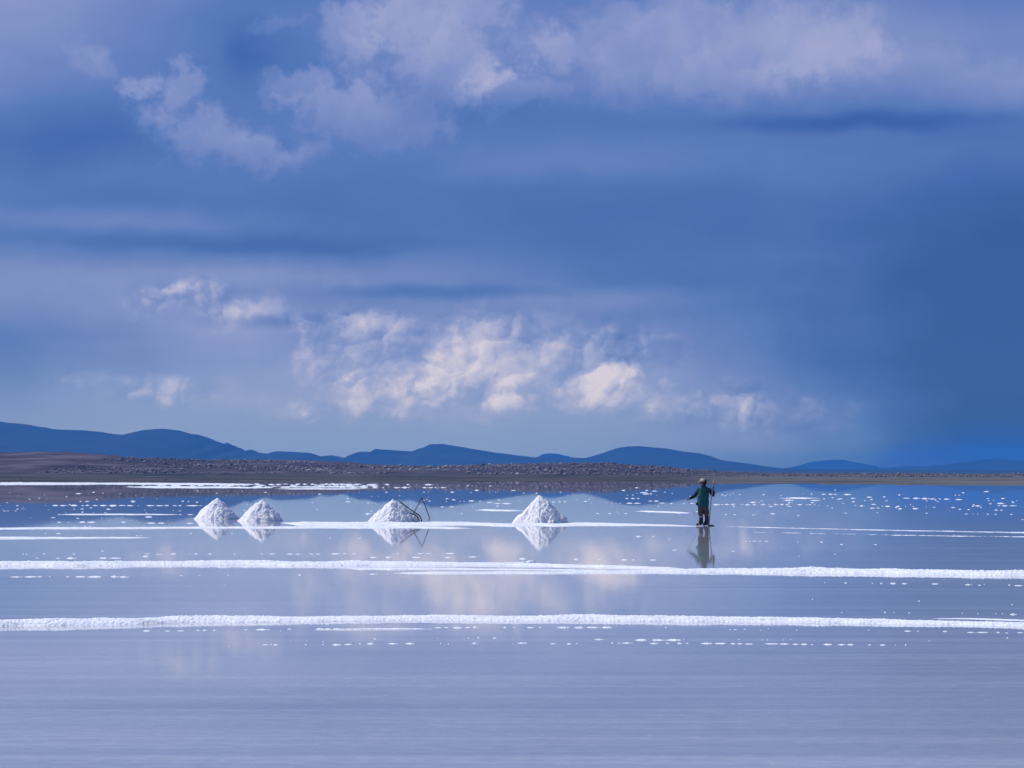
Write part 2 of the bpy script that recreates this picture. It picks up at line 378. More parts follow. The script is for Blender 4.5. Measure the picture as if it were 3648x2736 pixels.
# boulders over the far slope
m_rock, t, b = material('boulder_rock', .95, .1)
geo = t.n.new('ShaderNodeNewGeometry').outputs['Position']
n1 = t.noise(geo, .35, 3, .6); n2 = t.noise(geo, .012, 2, .5)
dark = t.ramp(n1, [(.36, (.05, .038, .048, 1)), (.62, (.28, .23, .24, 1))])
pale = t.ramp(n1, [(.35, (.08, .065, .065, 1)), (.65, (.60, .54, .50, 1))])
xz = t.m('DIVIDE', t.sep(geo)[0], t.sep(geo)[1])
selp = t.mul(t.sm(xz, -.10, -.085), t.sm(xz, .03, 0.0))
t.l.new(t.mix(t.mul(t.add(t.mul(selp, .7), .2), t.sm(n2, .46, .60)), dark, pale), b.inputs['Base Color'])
iv, if_ = ico(1)
BT = [(110,1672,1678),(160,1662,1682),(250,1648,1682),(400,1634,1684),(700,1640,1686),(1000,1645,1687),(1216,1655,1686),(1500,1668,1686),(1800,1657,1688),(2100,1652,1690),(2300,1660,1690),(2500,1676,1692),(2700,1686,1694),(3700,1690,1700)]
VV, FF = [], []; off = 0; cnt = 0
while cnt < 12500:
    a = rng.uniform(110, 3700)
    if a > 2450 and rng.random() < .35: continue
    lo, hi = interp(BT, a, 1), interp(BT, a, 2)
    yy = 1350 + 850 * rng.random() ** .8
    x = (a - CX) / FPX * yy; z = shore_z(x, yy)
    pyy = HOR - (z - CAMH) / yy * FPX
    if not lo - 3 < pyy < hi + 3: continue
    if float(fbm(np.array([x / 38.]), np.array([yy / 90.]), seed=77, octv=4)[0]) < .38 + .16 * rng.random(): continue
    r = .22 + .85 * rng.random() ** 2.5 * (2.0 if rng.random() < .12 else 1) * (.6 if a > 2450 else 1)
    sc_ = np.array([r * rng.uniform(.8, 1.5), r * rng.uniform(.8, 1.4), r * rng.uniform(.7, 1.15)])
    v = iv * (1 + .35 * (rng.random((len(iv), 1)) - .5)) * sc_
    c, sn = math.cos(a), math.sin(a)
    v = np.stack([v[:, 0] * c - v[:, 1] * sn, v[:, 0] * sn + v[:, 1] * c, v[:, 2]], -1) + (x, yy, z + .2 * r)
    VV.append(v); FF.append(if_ + off); off += len(v); cnt += 1
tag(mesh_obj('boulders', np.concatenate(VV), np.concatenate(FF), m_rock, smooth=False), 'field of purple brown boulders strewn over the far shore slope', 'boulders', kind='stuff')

# ---------------------------------------------------------------- salt
def salt_material(name, c0, c1, grain, bump):
    m, t, b = material(name, .75, .4)
    geo = t.n.new('ShaderNodeNewGeometry').outputs['Position']
    n = t.noise(t.v('MULTIPLY', geo, (1, 2, 3)), 2.2, 5, .65)
    dirt = t.sm(t.noise(t.v('MULTIPLY', geo, (.9, 5, 8)), 1.0, 5, .7), .56, .70, 0.0, .5)
    t.l.new(t.mix(dirt, t.ramp(n, [(.3, (*c0, 1)), (.62, (*c1, 1))]), (.42, .38, .38, 1)), b.inputs['Base Color'])
    h = t.add(t.noise(geo, grain, 4, .7), t.mul(t.voro(geo, grain * .6, 1, .5, .2, dim='3D'), .8))
    bp = t.n.new('ShaderNodeBump'); bp.inputs['Strength'].default_value = 1; bp.inputs['Distance'].default_value = bump
    t.l.new(h, bp.inputs['Height']); t.l.new(bp.outputs[0], b.inputs['Normal'])
    return m
m_salt = salt_material('salt_crust', (.76, .78, .83), (.88, .90, .93), 22, .010)
m_heap = salt_material('raked_salt', (.78, .755, .765), (.90, .88, .88), 18, .02)

def ridge(name_lbl, pts, hfrac=.31, dfrac=.22, seed=0, broken=0.0, res=None, grp=None):
    """crust ridge from picture points (x, top, bottom): crest, waterline, and below it the mirror image"""
    pts = [(a, float(b_), float(c_)) for a, b_, c_ in pts]
    x0, x1 = pts[0][0], pts[-1][0]
    dm = gnd(0, np.mean([.4 * p[1] + .6 * p[2] for p in pts]))[1]
    step = res or max(.012, dm * .00045)
    nn = int((x1 - x0) / FPX * dm / step) + 2
    px = np.linspace(x0, x1, nn)
    tp, bt = interp(pts, px, 1), interp(pts, px, 2)
    thick = bt - tp
    wl = tp + thick * (hfrac + dfrac)
    df = CAMH * FPX / (wl - HOR)
    H = hfrac * thick * df / FPX
    db = CAMH * FPX / np.maximum(tp + thick * hfrac - HOR, 1.5)
    Wd = np.maximum((db - df), H * 4.5)
    mC = df + Wd / 2
    nr = 34
    T_ = np.linspace(-1.5, 1.5, nr)[:, None]
    X0 = (px - CX)[None, :] / FPX * df[None, :] + 0 * T_
    Yy = mC[None, :] + T_ * Wd[None, :] / 2
    Yy = Yy + ((fbm(X0 / H.mean() * .05, 0 * X0, seed=seed + 31, octv=3, rough=.5) - .5) * .7) * Wd[None, :]
    u = X0 / H.mean(); vv = Yy / H.mean()
    e = 1 - np.abs(T_) ** 2.4
    prof = np.where(e > 0, np.clip(e, 0, 1) ** .75, e * .6)
    lo_ = fbm(u * .05, vv * .05, seed=seed + 40, octv=4)
    md = (.62 * fbm(u * .10, vv * 2.2, seed=seed + 50, octv=3, rough=.5)) + .38 * fbm(u * 4.0, vv * 3.2, seed=seed + 55, octv=3, rough=.6)
    hi = fbm(u * 5, vv * 4, seed=seed + 60, octv=2)
    Z = H[None, :] * (prof * (.58 + .75 * lo_ + .3 * (md - .5)) + 1.25 * (md - .5) * (1 - .35 * np.clip(prof, 0, 1)) + .34 * (hi - .5) - broken * (.35 + 1.3 * fbm(u * .05, vv * .1, seed=seed + 70, octv=5, rough=.7)))
    taper = np.clip(np.minimum(px - x0 if x0 > 0 else 1e3 + 0 * px, x1 - px if x1 < 3648 else 1e3 + 0 * px) / (60 + 0 * px), 0, 1)
    Z = Z - (1 - taper[None, :]) * H[None, :] * 1.1
    Z = np.maximum(Z, -.03)
    cx, cy = float(X0.mean()), float(mC.mean())
    v = np.stack([X0 - cx, Yy - cy, Z], -1).reshape(-1, 3)
    o = mesh_obj('salt_ridge', v, grid_faces(nr, nn), m_salt, loc=(cx, cy, 0))
    return tag(o, name_lbl, 'salt ridge', grp or 'long crusted salt ridges lying in the water')

ridge('wide white salt ridge nearest the camera, crossing the whole water', [(-60,2204,2257),(0,2203,2256),(400,2198,2246),(700,2191,2238),(1216,2188,2229),(2000,2186,2231),(2432,2190,2233),(3000,2197,2238),(3300,2203,2243),(3648,2212,2246),(3710,2214,2247)], seed=1)
ridge('long white salt ridge second from the camera, thick at its left end', [(-60,1995,2037),(0,1995,2036),(340,1993,2032),(700,1993,2030),(1216,1995,2030),(1500,1997,2026),(1800,2001,2024),(2000,2006,2026),(2250,2014,2032),(2450,2020,2036)], seed=2)
ridge('thin strand of crust ending beside the blue gap of the second ridge', [(1240,2021,2034),(1600,2022,2032),(2000,2026,2034),(2200,2030,2037)], seed=12)
ridge('white salt ridge widening to the right edge just below the standing worker', [(1400,2038,2046),(1560,2034,2049),(2000,2034,2049),(2432,2024,2052),(2750,2017,2058),(3100,2021,2063),(3400,2026,2066),(3710,2030,2071)], seed=3)
ridge('narrow white salt ridge passing in front of the two left salt piles', [(-60,1878,1890),(0,1878,1889),(560,1876,1886),(900,1874,1886),(1216,1873,1886),(1500,1874,1886),(1680,1879,1886)], seed=4)
ridge('low salt bank on which the two right salt piles stand', [(985,1859,1862),(1060,1856,1876),(1216,1857,1878),(1560,1856,1878),(1700,1859,1873),(1830,1860,1876),(2000,1860,1876),(2100,1857,1875),(2250,1862,1873),(2432,1870,1876),(2500,1872,1876)], hfrac=.3, dfrac=.5, seed=5)
ridge('short white salt ridge at the left edge below the narrow ridge', [(-60,1911,1925),(0,1911,1924),(250,1911,1922),(540,1913,1918)], seed=6)
ridge('thin salt ridge on the blue water left of the leftmost pile', [(200,1830,1836),(420,1829,1836),(636,1831,1836)], seed=7)
ridge('thin salt ridge reaching the left foot of the tallest pile', [(1680,1816,1820),(1720,1813,1822),(1850,1816,1824),(1875,1818,1824)], seed=8)
ridge('thin salt ridge on the blue water just left of the worker', [(2255,1820,1824),(2290,1818,1826),(2440,1823,1831),(2468,1825,1832)], seed=9)
ridge('faint broken salt line running from the worker to the right edge', [(2545,1872,1878),(2800,1877,1885),(3100,1883,1893),(3400,1888,1899),(3710,1893,1905)], seed=10, broken=.80)
ridge('faint dotted salt film just below the broken line on the right', [(2640,1892,1898),(2900,1897,1904),(3300,1903,1914),(3710,1908,1920)], seed=11, broken=.98)
ridge('bright salt strip on dark water farthest away at the left edge', [(-60,1717,1726),(0,1718,1726),(400,1719,1725),(660,1721,1727),(900,1723,1728)], seed=13, hfrac=.5, dfrac=.3)
ridge('bright salt strip second from the far shore at the left', [(425,1732,1736),(540,1731,1738),(800,1733,1738),(960,1735,1739)], seed=14, hfrac=.5, dfrac=.3)
ridge('upper one of two parallel bright strips left of the third pile', [(970,1732,1735),(1150,1732,1736),(1312,1732,1735)], seed=15, hfrac=.5, dfrac=.3)
ridge('lower one of two parallel bright strips left of the third pile', [(970,1739,1742),(1150,1739,1743),(1312,1739,1742)], seed=16, hfrac=.5, dfrac=.3)
ridge('bright thin salt strip on blue water right of the worker', [(2775,1774,1776),(2850,1771,1776),(2930,1773,1776)], seed=17, hfrac=.5, dfrac=.3)
ridge('lumpy salt strip hugging the lower edge of the nearest ridge', [(1120,2240,2244),(1216,2237,2244),(1400,2235,2241),(1540,2236,2240)], seed=18, hfrac=.5, dfrac=.25)
ridge('pale frayed crust behind the right end of the nearest ridge', [(3300,2199,2203),(3450,2198,2205),(3648,2203,2212),(3710,2204,2213)], seed=19, hfrac=.4, dfrac=.4, broken=.35)

# scattered crust patches: (x0, x1[, y]) read off three 1216-pixel-wide strips of the photograph
PL = {107:'487,535;570,575;285,292,115;775,782;943,949;1088,1093;1147,1151;1272,1285,88;1567,1575,89;878,886,121;919,924,131;1465,1470,120;1249,1254,131;60,66,100',
143:'182,200;226,230;1011,1020,139;300,304;1335,1340', 157:'514,530;552,582;848,882;1176,1195;1216,1228',
184:'0,5;102,122;292,297;338,380;384,440;455,505;525,548;552,585;600,640;645,700;705,760;765,815;820,872;893,900;945,1000;1006,1060;1064,1100;1118,1150;1155,1180;1200,1310',
207:'105,122;137,143;155,160;310,318,211;475,488;520,548;686,722;935,942,214;1003,1010,211;1120,1128,214;1158,1175,218', 219:'20,40;44,60;95,108', 230:'602,612;690,695', 242:'373,395;1158,1180;1213,1258',
263:'195,201;328,360;495,515,267;655,663,266;938,990,258', 282:'710,716;849,855;865,868;880,884;1086,1092', 292:'370,400;440,447;510,560;564,625;785,816;950,1015,298;1020,1080,298;1203,1262,299;1510,1525,299', 318:'365,375;480,490;545,560;575,590;800,805',
366:'290,300;362,397;832,838,370;881,897,380;908,918,379;1229,1245,364;1495,1510;2132,2145,395', 478:'655,678', 498:'143,158;164,180;275,300;378,381;468,490;935,980,496;1010,1050,500;1102,1147;1220,1232;1258,1285;1347,1375;1513,1530;1690,1707;1740,1785;1856,1905;1909,1955;2000,2040;2044,2080;2125,2130;2145,2212',
514:'925,970;1985,1992;2035,2042', 525:'232,252;360,395;430,495;640,700;704,790', 646:'65,150;154,240;244,278;315,330;425,455;484,560;564,660;716,770;774,835;928,932,640;1168,1185,637;1290,1304,637;1472,1485,635;1935,1955,635', 703:'1237,1240;1452,1457',
997:'925,980;1028,1035;1065,1108;1146,1200;1272,1300,993;1312,1345,993;1380,1404,993;1580,1606,989;1655,1745,988;1815,1825;1860,1890,985;2045,2100,984;2104,2150,984;2150,2212,985', 1087:'1485,1495,1094;1700,1740;1750,1765,1083;1770,1805;1975,1990;2085,2100;2150,2212;1885,1890,1060;1985,1990,1060;2090,2100,1068',
450:''}
PM = {48:'0,15;40,70;80,130;165,180;190,235;280,315;420,445;483,488;537,600;620,625;707,711,53;755,760,53;812,830,55;845,850,55;875,880,57;955,975,57;983,987,57;1015,1020,57;1037,1040,57;1093,1098,57;1905,1925,68;893,863,85',
68:'200,240;262,280;340,385;389,440;525,560;564,600;605,620;640,680', 97:'285,300;527,545;560,568;676,681,101;705,732;835,845,100;960,965,103;996,1003;1012,1018;863,893,85;1100,1135,86;1417,1428,97;1536,1540,82;1697,1702,85;1605,1610;1815,1845,85;1970,1990,86;1935,1990,100;2010,2055,90;2090,2105,97;2140,2150,106;1915,1922,105',
120:'1850,1860,116;1885,1895,116;1950,2000,109;2040,2047', 130:'562,567;550,560,145;565,580,155;676,685,157;722,745,148;766,775,157;790,800,157;820,870,154;890,910,155;1842,1860,138;1875,1905,138;1915,1935,138',
160:'28,62;165,187,167;195,205,167;215,225,167;950,985,165;988,1040,171;1044,1105,171;1157,1163,160;1365,1390,161;1405,1425;1440,1460;1570,1595,157;1615,1622,170;1712,1720,166;1750,1760,166;1775,1785,168;1803,1812,168;1845,1890,169;1895,1945,169;1990,2020,155;2024,2060,155;2055,2110,168;2130,2150,171', 193:'640,670;695,735;848,855;1055,1060;2050,2060,188',
235:'187,205,220;150,200,236;210,225,236;1648,1675,235;1727,1755,236;1793,1803,236;1833,1855,236', 385:'1907,1945;2013,2028;2120,2130,401;2143,2180,473;110,130,395', 495:'5,38;68,100;355,380;490,540;544,580;672,738', 520:'185,235;283,325;455,515;670,718;815,893,517;1150,1205,530;1505,1545,533;1655,1690,534;1815,1855,536;1885,1905,536;1995,2040,537',
628:'177,232;295,312', 703:'985,1000', 975:'600,660;665,700;720,790,977;800,845;850,890;1050,1075;1115,1130;1200,1250;1280,1300;1400,1490;1505,1580;1584,1680;1684,1755;2095,2110', 1042:'210,230,1049;820,830;880,900;980,1010;1105,1110,1040;620,625',
1080:'20,75,1084;110,130;165,215;300,370;415,480;640,650,1077;690,700;845,890,1077;1108,1115;1140,1205,1075;1350,1390;1460,1490;1520,1535;1640,1700,1052;1745,1770,1075;1790,1810,1075;1815,1890,1075;1900,1990,1056;2000,2060,1078;2010,2100,1056;2104,2212,1056;2100,2130,1077;2175,2212,1077'}
PR = {113:'247,268,115;285,292,115;305,312,115;365,375;518,524,119;632,641,119;780,785,107;830,842,109;900,930,111;945,975,111;979,1003,111;1042,1092;980,998,83;1950,1985,93;1763,1773,116;1785,1800,116', 133:'1192,1230,130;1297,1320,128;910,925,140;965,980;1010,1040,140;1088,1122,137;1215,1235,145;1395,1400,143;1425,1480,136;1490,1540,137;1545,1600,139;1600,1645,141;1660,1675,141;1690,1735,142;1765,1812,145;1970,1988,139;2063,2090,138;2160,2170,152',
150:'655,730;820,890,151;1095,1120,159;1730,1735,157;1980,1990,153;2010,2020;2135,2140,165', 165:'422,428;435,480,163;490,500;520,527,168;680,700,166;705,712;0,15,172;45,80,170;1035,1045,170;1985,2005,172;2035,2090,170',
178:'195,240;245,265;270,305;310,345;325,340,190;375,382;385,395;405,440;450,480;500,545;555,565;590,620;630,660;555,592,190;665,695;680,708,190;740,780;800,810;815,835;850,862;880,888,184;935,945,185;1115,1125,184;1145,1180,187;1220,1257,176;1290,1300,188;1310,1350,189;1380,1410,189;1440,1450,189;1490,1500,190;1620,1640,195;1740,1770,197;1895,1935,186;1925,1940,197;2040,2060,184;2070,2110,185;2114,2165,185',
200:'1213,1250;1255,1278;1393,1425,205;1487,1533,204;1575,1582,193;1785,1808,208;1845,1862,210;2020,2045,213;2055,2077,214', 218:'480,485;680,688;567,605,237;272,290,243;328,345,243;452,466,245;742,758,250;1047,1068,233;1257,1267,231;1575,1590,233;1827,1850,238;1880,1885,238;1908,1917,239;1972,1985,239;2020,2038,240;2195,2212,275',
415:'405,420;432,445;455,480;492,510;530,560;740,750,421;890,910,421;1020,1040,436;1240,1260,437', 480:'315,340;750,760,512;980,995,499', 690:'918,924,683;1047,1068,686;1225,1232;1280,1298,689;1342,1385,689;1418,1458;1608,1662,692;1826,1875,697;1915,1935,700;1952,1957,694;2110,2125,699;2145,2212,703', 792:'838,846;1525,1538,803;2130,2140,826',
877:'1027,1035;1305,1320,876;1367,1372;1463,1475,880;1810,1815,882;1910,1915,885;2028,2032,885;2070,2075,885;2120,2165,890', 988:'303,315;330,355;395,410,985;503,508,991;552,560,981;735,745,991;1200,1210,991;1435,1485,998;1520,1530,998;1685,1720,1000;1840,1900,1006;1904,1980,1006;2033,2058,1006;2090,2110,1010;2170,2210,1008',
1055:'5,12;20,45,1077;120,200,1078;204,290,1078;310,350,1080;354,390,1080;400,460,1081;360,368,1052;515,520;545,555;650,655;695,705,1052;528,620,1080;625,700,1081;710,760,1083;764,810,1083;830,845,1085;910,970,1084;1005,1060,1086;1064,1115,1086;1200,1222,1087;1275,1322,1088;1375,1380,1088;1440,1450,1088;1595,1600,1062;2100,2110,1042'}
items = []
for ox, D_ in ((0, PL), (1216, PM), (2432, PR)):
    for yk, sseg in D_.items():
        for seg in sseg.split(';'):
            if not seg: continue
            w = [float(c) for c in seg.split(',')]
            y = w[2] if len(w) > 2 else yk + rng.uniform(-1, 1)
            a, b_ = sorted(w[:2])
            items.append((ox + a * q, ox + b_ * q, 1700 + y * q))
# the crowded far field of fragments along the left strips
for i in range(150):
    a = 430 + 900 * rng.random() ** .8; yv = rng.choice([1722.5, 1725, 1728, 1731, 1734]) + (a - 430) / 900 * 3 + rng.uniform(-.6, .6)
    w = rng.uniform(3, 26); items.append((a, a + w, yv))
for i in range(90):
    a = rng.uniform(0, 3648); yv = rng.uniform(1752, 1835); w = rng.uniform(2, 12); items.append((a, a + w, yv))

NRG, NAG = 11, 30
_i = np.arange(NRG - 1)[:, None] * NAG; _j = np.arange(NAG)[None, :]; _j2 = (np.arange(NAG) + 1)[None, :] % NAG
if3 = np.stack([_i + _j, _i + NAG + _j, _i + NAG + _j2, _i + _j2], -1).reshape(-1, 4)
def lump_mesh(i, flat):
    """low ragged mound of crust, rim just under the water"""
    r_ = np.linspace(.001, 1.12, NRG)[:, None]; th = np.linspace(0, 2 * np.pi, NAG, endpoint=False)[None, :]
    c, s_ = np.cos(th), np.sin(th)
    rim = .82 + .36 * fbm(c * 1.8 + i * 7, s_ * 1.8, seed=i, octv=3)
    X = r_ * c; Y_ = r_ * s_ * (.7 + .6 * fbm(X * 3 + i, 0 * X, seed=i + 30)); Rn = r_ / rim
    f = 4.5 if flat else 2.4
    Z = (1 - Rn ** 2) * (.35 + 1.0 * fbm(X * f + i * 5, Y_ * f * .6, seed=i + 60, octv=3, rough=.6)) + .28 * (fbm(X * f * 2.5, Y_ * 4 + i, seed=i + 80, octv=2) - .5) * (Rn < 1)
    if flat: Z -= .30 * (fbm(X * 3.1 + i * 3, 0 * Y_, seed=i + 99, octv=2) > .56) * (Rn > .2)
    Z = np.maximum(Z, -.25)
    me = mesh_obj('crust_shape', np.stack([X, Y_, Z], -1).reshape(-1, 3), if3, m_salt); d = me.data; bpy.data.objects.remove(me); return d
lumps = [lump_mesh(i, False) for i in range(5)]; plates = [lump_mesh(i + 10, True) for i in range(6)]
def patch_params(a, b_, yv):
    x, y = gnd((a + b_) / 2, yv); w = (b_ - a) / FPX * y
    wpx = b_ - a
    hpx = min(1.5 + wpx * .05, 2.8) * (1.35 if yv > 1980 else 1.0) * rng.uniform(.5, 1.1)   # above its waterline
    return x, y, w / 2, hpx / FPX * y
items.sort(key=lambda s_: -((s_[1] - s_[0]) * (1 + (s_[1] - s_[0]) * .05)))
def zone(yv, xm):
    third = 0 if xm < 1216 else 1 if xm < 2432 else 2
    if yv < 1740: r = ('salt patch on dark water along the shore', ['behind the two left piles', 'behind the metal frame', 'right of the worker head'])
    elif yv < 1775: r = ('salt patch on deep blue water', ['left of the leftmost pile top', 'level with the pile tops', 'right of the worker shoulders'])
    elif yv < 1806: r = ('salt patch in the upper dotted rows', ['left of the two left piles', 'between the middle piles', 'right of the worker elbows'])
    elif yv < 1835: r = ('salt patch in the lower blue rows', ['beside the two left piles', 'beside the two right piles', 'right of the worker knees'])
    elif yv < 1865: r = ('salt patch level with the pile feet', ['near the leftmost pile', 'near the third pile', 'right of the worker boots'])
    elif yv < 1960: r = ('salt patch on pale water', ['at the left', 'in the middle', 'by the worker reflection'])
    elif yv < 2000: r = ('salt patch above the second ridge', ['at the left', 'below the two right piles', 'under the worker'])
    elif yv < 2070: r = ('salt patch below the second ridge', ['at the left', 'in the middle', 'at the right edge'])
    elif yv < 2195: r = ('salt patch between the two main ridges', ['at the left', 'in the middle', 'on the right'])
    elif yv < 2262: r = ('salt patch below the nearest ridge', ['on the left', 'in the middle', 'on the right'])
    else: r = ('salt patch in the nearest dotted row', ['on the left', 'in the middle', 'on the right'])
    return r[0], r[1][third]
rest_v, rest_f, ro = [], [], 0
for i, (a, b_, yv) in enumerate(items):
    x, y, hw, hh = patch_params(a, b_, yv)
    wpx = b_ - a
    me = lumps[i % 5] if wpx < 11 else plates[i % 6]
    dep = hw * rng.uniform(.8, 1.2) if wpx < 11 else min(hw * .7, y * .010) * rng.uniform(.8, 1.2)
    sc_ = (hw, max(dep, .02), hh)
    if i < 300:
        o = bpy.data.objects.new('salt_patch', me); COL.objects.link(o)
        o.location = (x, y, 0); o.scale = sc_; o.rotation_euler[2] = rng.uniform(-.06, .06)
        base, where = zone(yv, (a + b_) / 2)
        size = 'small round' if wpx < 11 else 'short flat' if wpx < 26 else 'long thin'
        lab = f'{size} {base}, {where}'
        tag(o, lab, 'salt patch', f'{size} salt patches: {base}, {where}')
    else:
        n = len(me.vertices); co = np.empty(n * 3, np.float32); me.vertices.foreach_get('co', co)
        rest_v.append(co.reshape(-1, 3) * sc_ + (x, y, 0)); rest_f.append(if3 + ro); ro += n
tag(mesh_obj('salt_fragments', np.concatenate(rest_v), np.concatenate(rest_f), m_salt), 'tiny white salt fragments dotted over the distant water', 'salt fragments', kind='stuff')

# ---------------------------------------------------------------- salt piles
def pile(lbl, xl, xr, xp, ytop, yfront, seed, lumpy, step=0):
    """heap: left foot, right foot, peak x, peak y, y of its front waterline, all in the photograph"""
    dF = gnd(0, yfront)[1]
    rad = (xr - xl) / 2 / FPX * dF * 1.0
    D = dF + rad * .93
    rad = (xr - xl) / 2 / FPX * D
    cx = ((xl + xr) / 2 - CX) / FPX * D
    pxo = (xp - (xl + xr) / 2) / FPX * D                # peak offset to the side
    H = at(xp, ytop, D)[1]
    nr, na = 90, 260
    rr = np.linspace(0, 1.12, nr)[:, None]; th = np.linspace(0, 2 * np.pi, na, endpoint=False)[None, :]
    ct, st = np.cos(th), np.sin(th)
    X = rr * ct * rad; Yv = rr * st * rad * .93
    wob = 1 + .16 * (fbm(ct * 1.6 + seed * 5, st * 1.6, seed=seed, octv=3) - .5) * 2
    r_ = rr / wob
    # cone with a rounded summit and slightly concave foot
    base = 1 - r_
    prof = base * (1 - .07 * np.sin(np.pi * np.clip(r_, 0, 1))) - .12 * np.exp(-(r_ / .20) ** 2)
    X = X + pxo * np.clip(1 - rr, 0, 1)
    Z = H * prof / prof.max()
    px_, py_ = X / rad, Yv / rad
    big = fbm(px_ * 3.2 + seed * 7, py_ * 3.2, seed=seed + 1, octv=3) - .5
    # clods: cellular bumps in two sizes, stronger on the right and front, low down
    def cells(sc, sd, jit=.9):
        x = px_ * sc + 40; y = py_ * sc + 40 + 1.2 * Z / rad * sc
        ix, iy = np.floor(x).astype(int), np.floor(y).astype(int); best = np.full(x.shape, 9.0); hsel = np.zeros(x.shape)
        for dx in (-1, 0, 1):
            for dy in (-1, 0, 1):
                jx = ix + dx; jy = iy + dy
                qx = jx + .5 + jit * (_h(jx, jy, jx * 0, sd) - .5); qy = jy + .5 + jit * (_h(jx, jy, jx * 0 + 1, sd) - .5)
                d = np.hypot(x - qx, y - qy); hh = _h(jx, jy, jx * 0 + 2, sd)
                m_ = d < best; best = np.where(m_, d, best); hsel = np.where(m_, hh, hsel)
        return np.sqrt(np.clip(1 - (best / .62) ** 2, 0, 1)) * (.25 + .9 * hsel)
    side = np.clip(.38 + .62 * (px_ * .9 - py_ * .35) + .3 * big, .10, 1) * lumpy
    env = np.clip(r_ * 12, 0, 1) * np.clip(r_ * 3, .45, 1) * np.clip((1.10 - r_) * 9, 0, 1)
    c1 = cells(9, seed + 3) - .35; c2 = cells(19, seed + 5) - .35; c3 = cells(4.6, seed + 9) - .35
    Z = Z + env * (big * .26 + side * (c1 * .11 + c2 * .035 + c3 * .14) * (1.45 - .75 * np.clip(Z / H, 0, 1))) * .85 * H
    grv = fbm(px_ * 9 + Z * 0, py_ * 2.2 + 2.5 * Z / H, seed=seed + 7, octv=3) - .5
    Z = Z + env * grv * .05 * H
    Z = np.where(rr > 1.02, np.minimum(Z, .03 - .2 * (rr - 1.02)), Z)
    v = np.stack([X, Yv, Z], -1).reshape(-1, 3)
    i = np.arange(nr - 1)[:, None] * na; j = np.arange(na)[None, :]; j2 = (np.arange(na) + 1)[None, :] % na
    f = np.stack([i + j, i + na + j, i + na + j2, i + j2], -1).reshape(-1, 4)
    o = mesh_obj('salt_pile', v, f, m_heap, loc=(cx, D, 0))
    return tag(o, lbl, 'salt pile', 'cone shaped heaps of raked salt'), cx, D, rad, H
pile('leftmost cone of raked white salt, with a smooth left flank', 690, 853, 776, 1773, 1850, 21, .75)
pile('second salt cone from the left, with a blunt rounded top', 847, 1012, 938, 1778, 1857, 22, .8)
p3, p3x, p3y, p3r, p3h = pile('third salt cone, with dark metal bars leaning on its right flank', 1312, 1488, 1400, 1776, 1862, 23, 1.0)
pile('tallest salt cone, steep and cloddy, nearest to the worker', 1828, 2022, 1922, 1762, 1864, 24, 1.15)

# ---------------------------------------------------------------- small tools and figure helpers
def tube(pts, rads, seg=8, flat=1.0, up=(0, -1, 0), close=True):
    """tapered tube along points; returns verts, quads (caps as collapsed quads)"""
    P_ = [Vector(p) for p in pts]; V_, F_ = [], []
    if not hasattr(rads, '__len__'): rads = [rads] * len(P_)
    a0 = Vector(up)
    for i, p in enumerate(P_):
        d = (P_[min(i + 1, len(P_) - 1)] - P_[max(i - 1, 0)]).normalized()
        s_ = d.cross(a0)
        if s_.length < 1e-4: s_ = d.cross(Vector((1, 0, 0)))
        s_.normalize(); u_ = s_.cross(d).normalized()
        rx, ry = rads[i] if hasattr(rads[i], '__len__') else (rads[i], rads[i] * flat)
        for j in range(seg):
            an = 2 * math.pi * j / seg
            V_.append(tuple(p + s_ * math.cos(an) * rx + u_ * math.sin(an) * ry))
    for i in range(len(P_) - 1):
        for j in range(seg):
            a = i * seg + j; b2 = i * seg + (j + 1) % seg
            F_.append((a, b2, b2 + seg, a + seg))
    if close:
        for base in (0, (len(P_) - 1) * seg):
            n = len(V_); c = Vector((0, 0, 0))
            for j in range(seg): c += Vector(V_[base + j])
            V_.append(tuple(c / seg))
            for j in range(0, seg, 2):
                F_.append((n, base + j, base + (j + 1) % seg, base + (j + 2) % seg))
    return V_, F_
def merge(parts):
    V_, F_ = [], []
    for v, f in parts:
        o = len(V_); V_ += list(v); F_ += [tuple(x + o for x in q_) for q_ in f]
    return V_, F_
def rod(name, pts, r, mat, parent=None, seg=10, label=None):
    v, f = tube(pts, r, seg)
    o = mesh_obj(name, v, f, mat, parent)
    if label: o['label'] = label
    return o
m_iron = noisy('dark_iron', (.012, .010, .012), (.035, .025, .025), 8, rough=.6)

# bent metal bars beside the third pile
FD = p3y - .15
fx, fz = at(1490, 1856, FD)
fr = empty('metal_frame', (fx, FD, 0))
tag(fr, 'dark bent metal barrow frame leaning on the third salt pile', 'metal frame')
def fp(px, py, dy=0.0):
    x, z = at(px, py, FD + dy); return (x - fx, dy, max(z, .02))
def smooth_path(pts, n=5):
    P_ = [Vector(p) for p in pts]; out = []
    for i in range(len(P_) - 1):
        p0, p1, p2, p3_ = P_[max(i-1, 0)], P_[i], P_[i+1], P_[min(i+2, len(P_)-1)]
        for k_ in range(n):
            s_ = k_ / n
            out.append(.5 * ((2*p1) + (p2-p0)*s_ + (2*p0-5*p1+4*p2-p3_)*s_*s_ + (3*p1-p0-3*p2+p3_)*s_**3))
    return out + [P_[-1]]
rod('handle_bar', smooth_path([fp(1424,1787,-.42), fp(1450,1806,-.36), fp(1476,1825,-.3), fp(1491,1834,-.28), fp(1498,1844,-.27), fp(1503,1858,-.26)], 6), .023, m_iron, fr)
rod('handle_bar', smooth_path([fp(1462,1829,-.45), fp(1474,1833,-.45), fp(1483,1837,-.44), fp(1490,1847,-.43), fp(1494,1858,-.42)], 6), .023, m_iron, fr)
rod('support_leg', [fp(1471,1832,-.2), fp(1487,1804,-.12), fp(1503,1773,-.05)], .017, m_iron, fr)
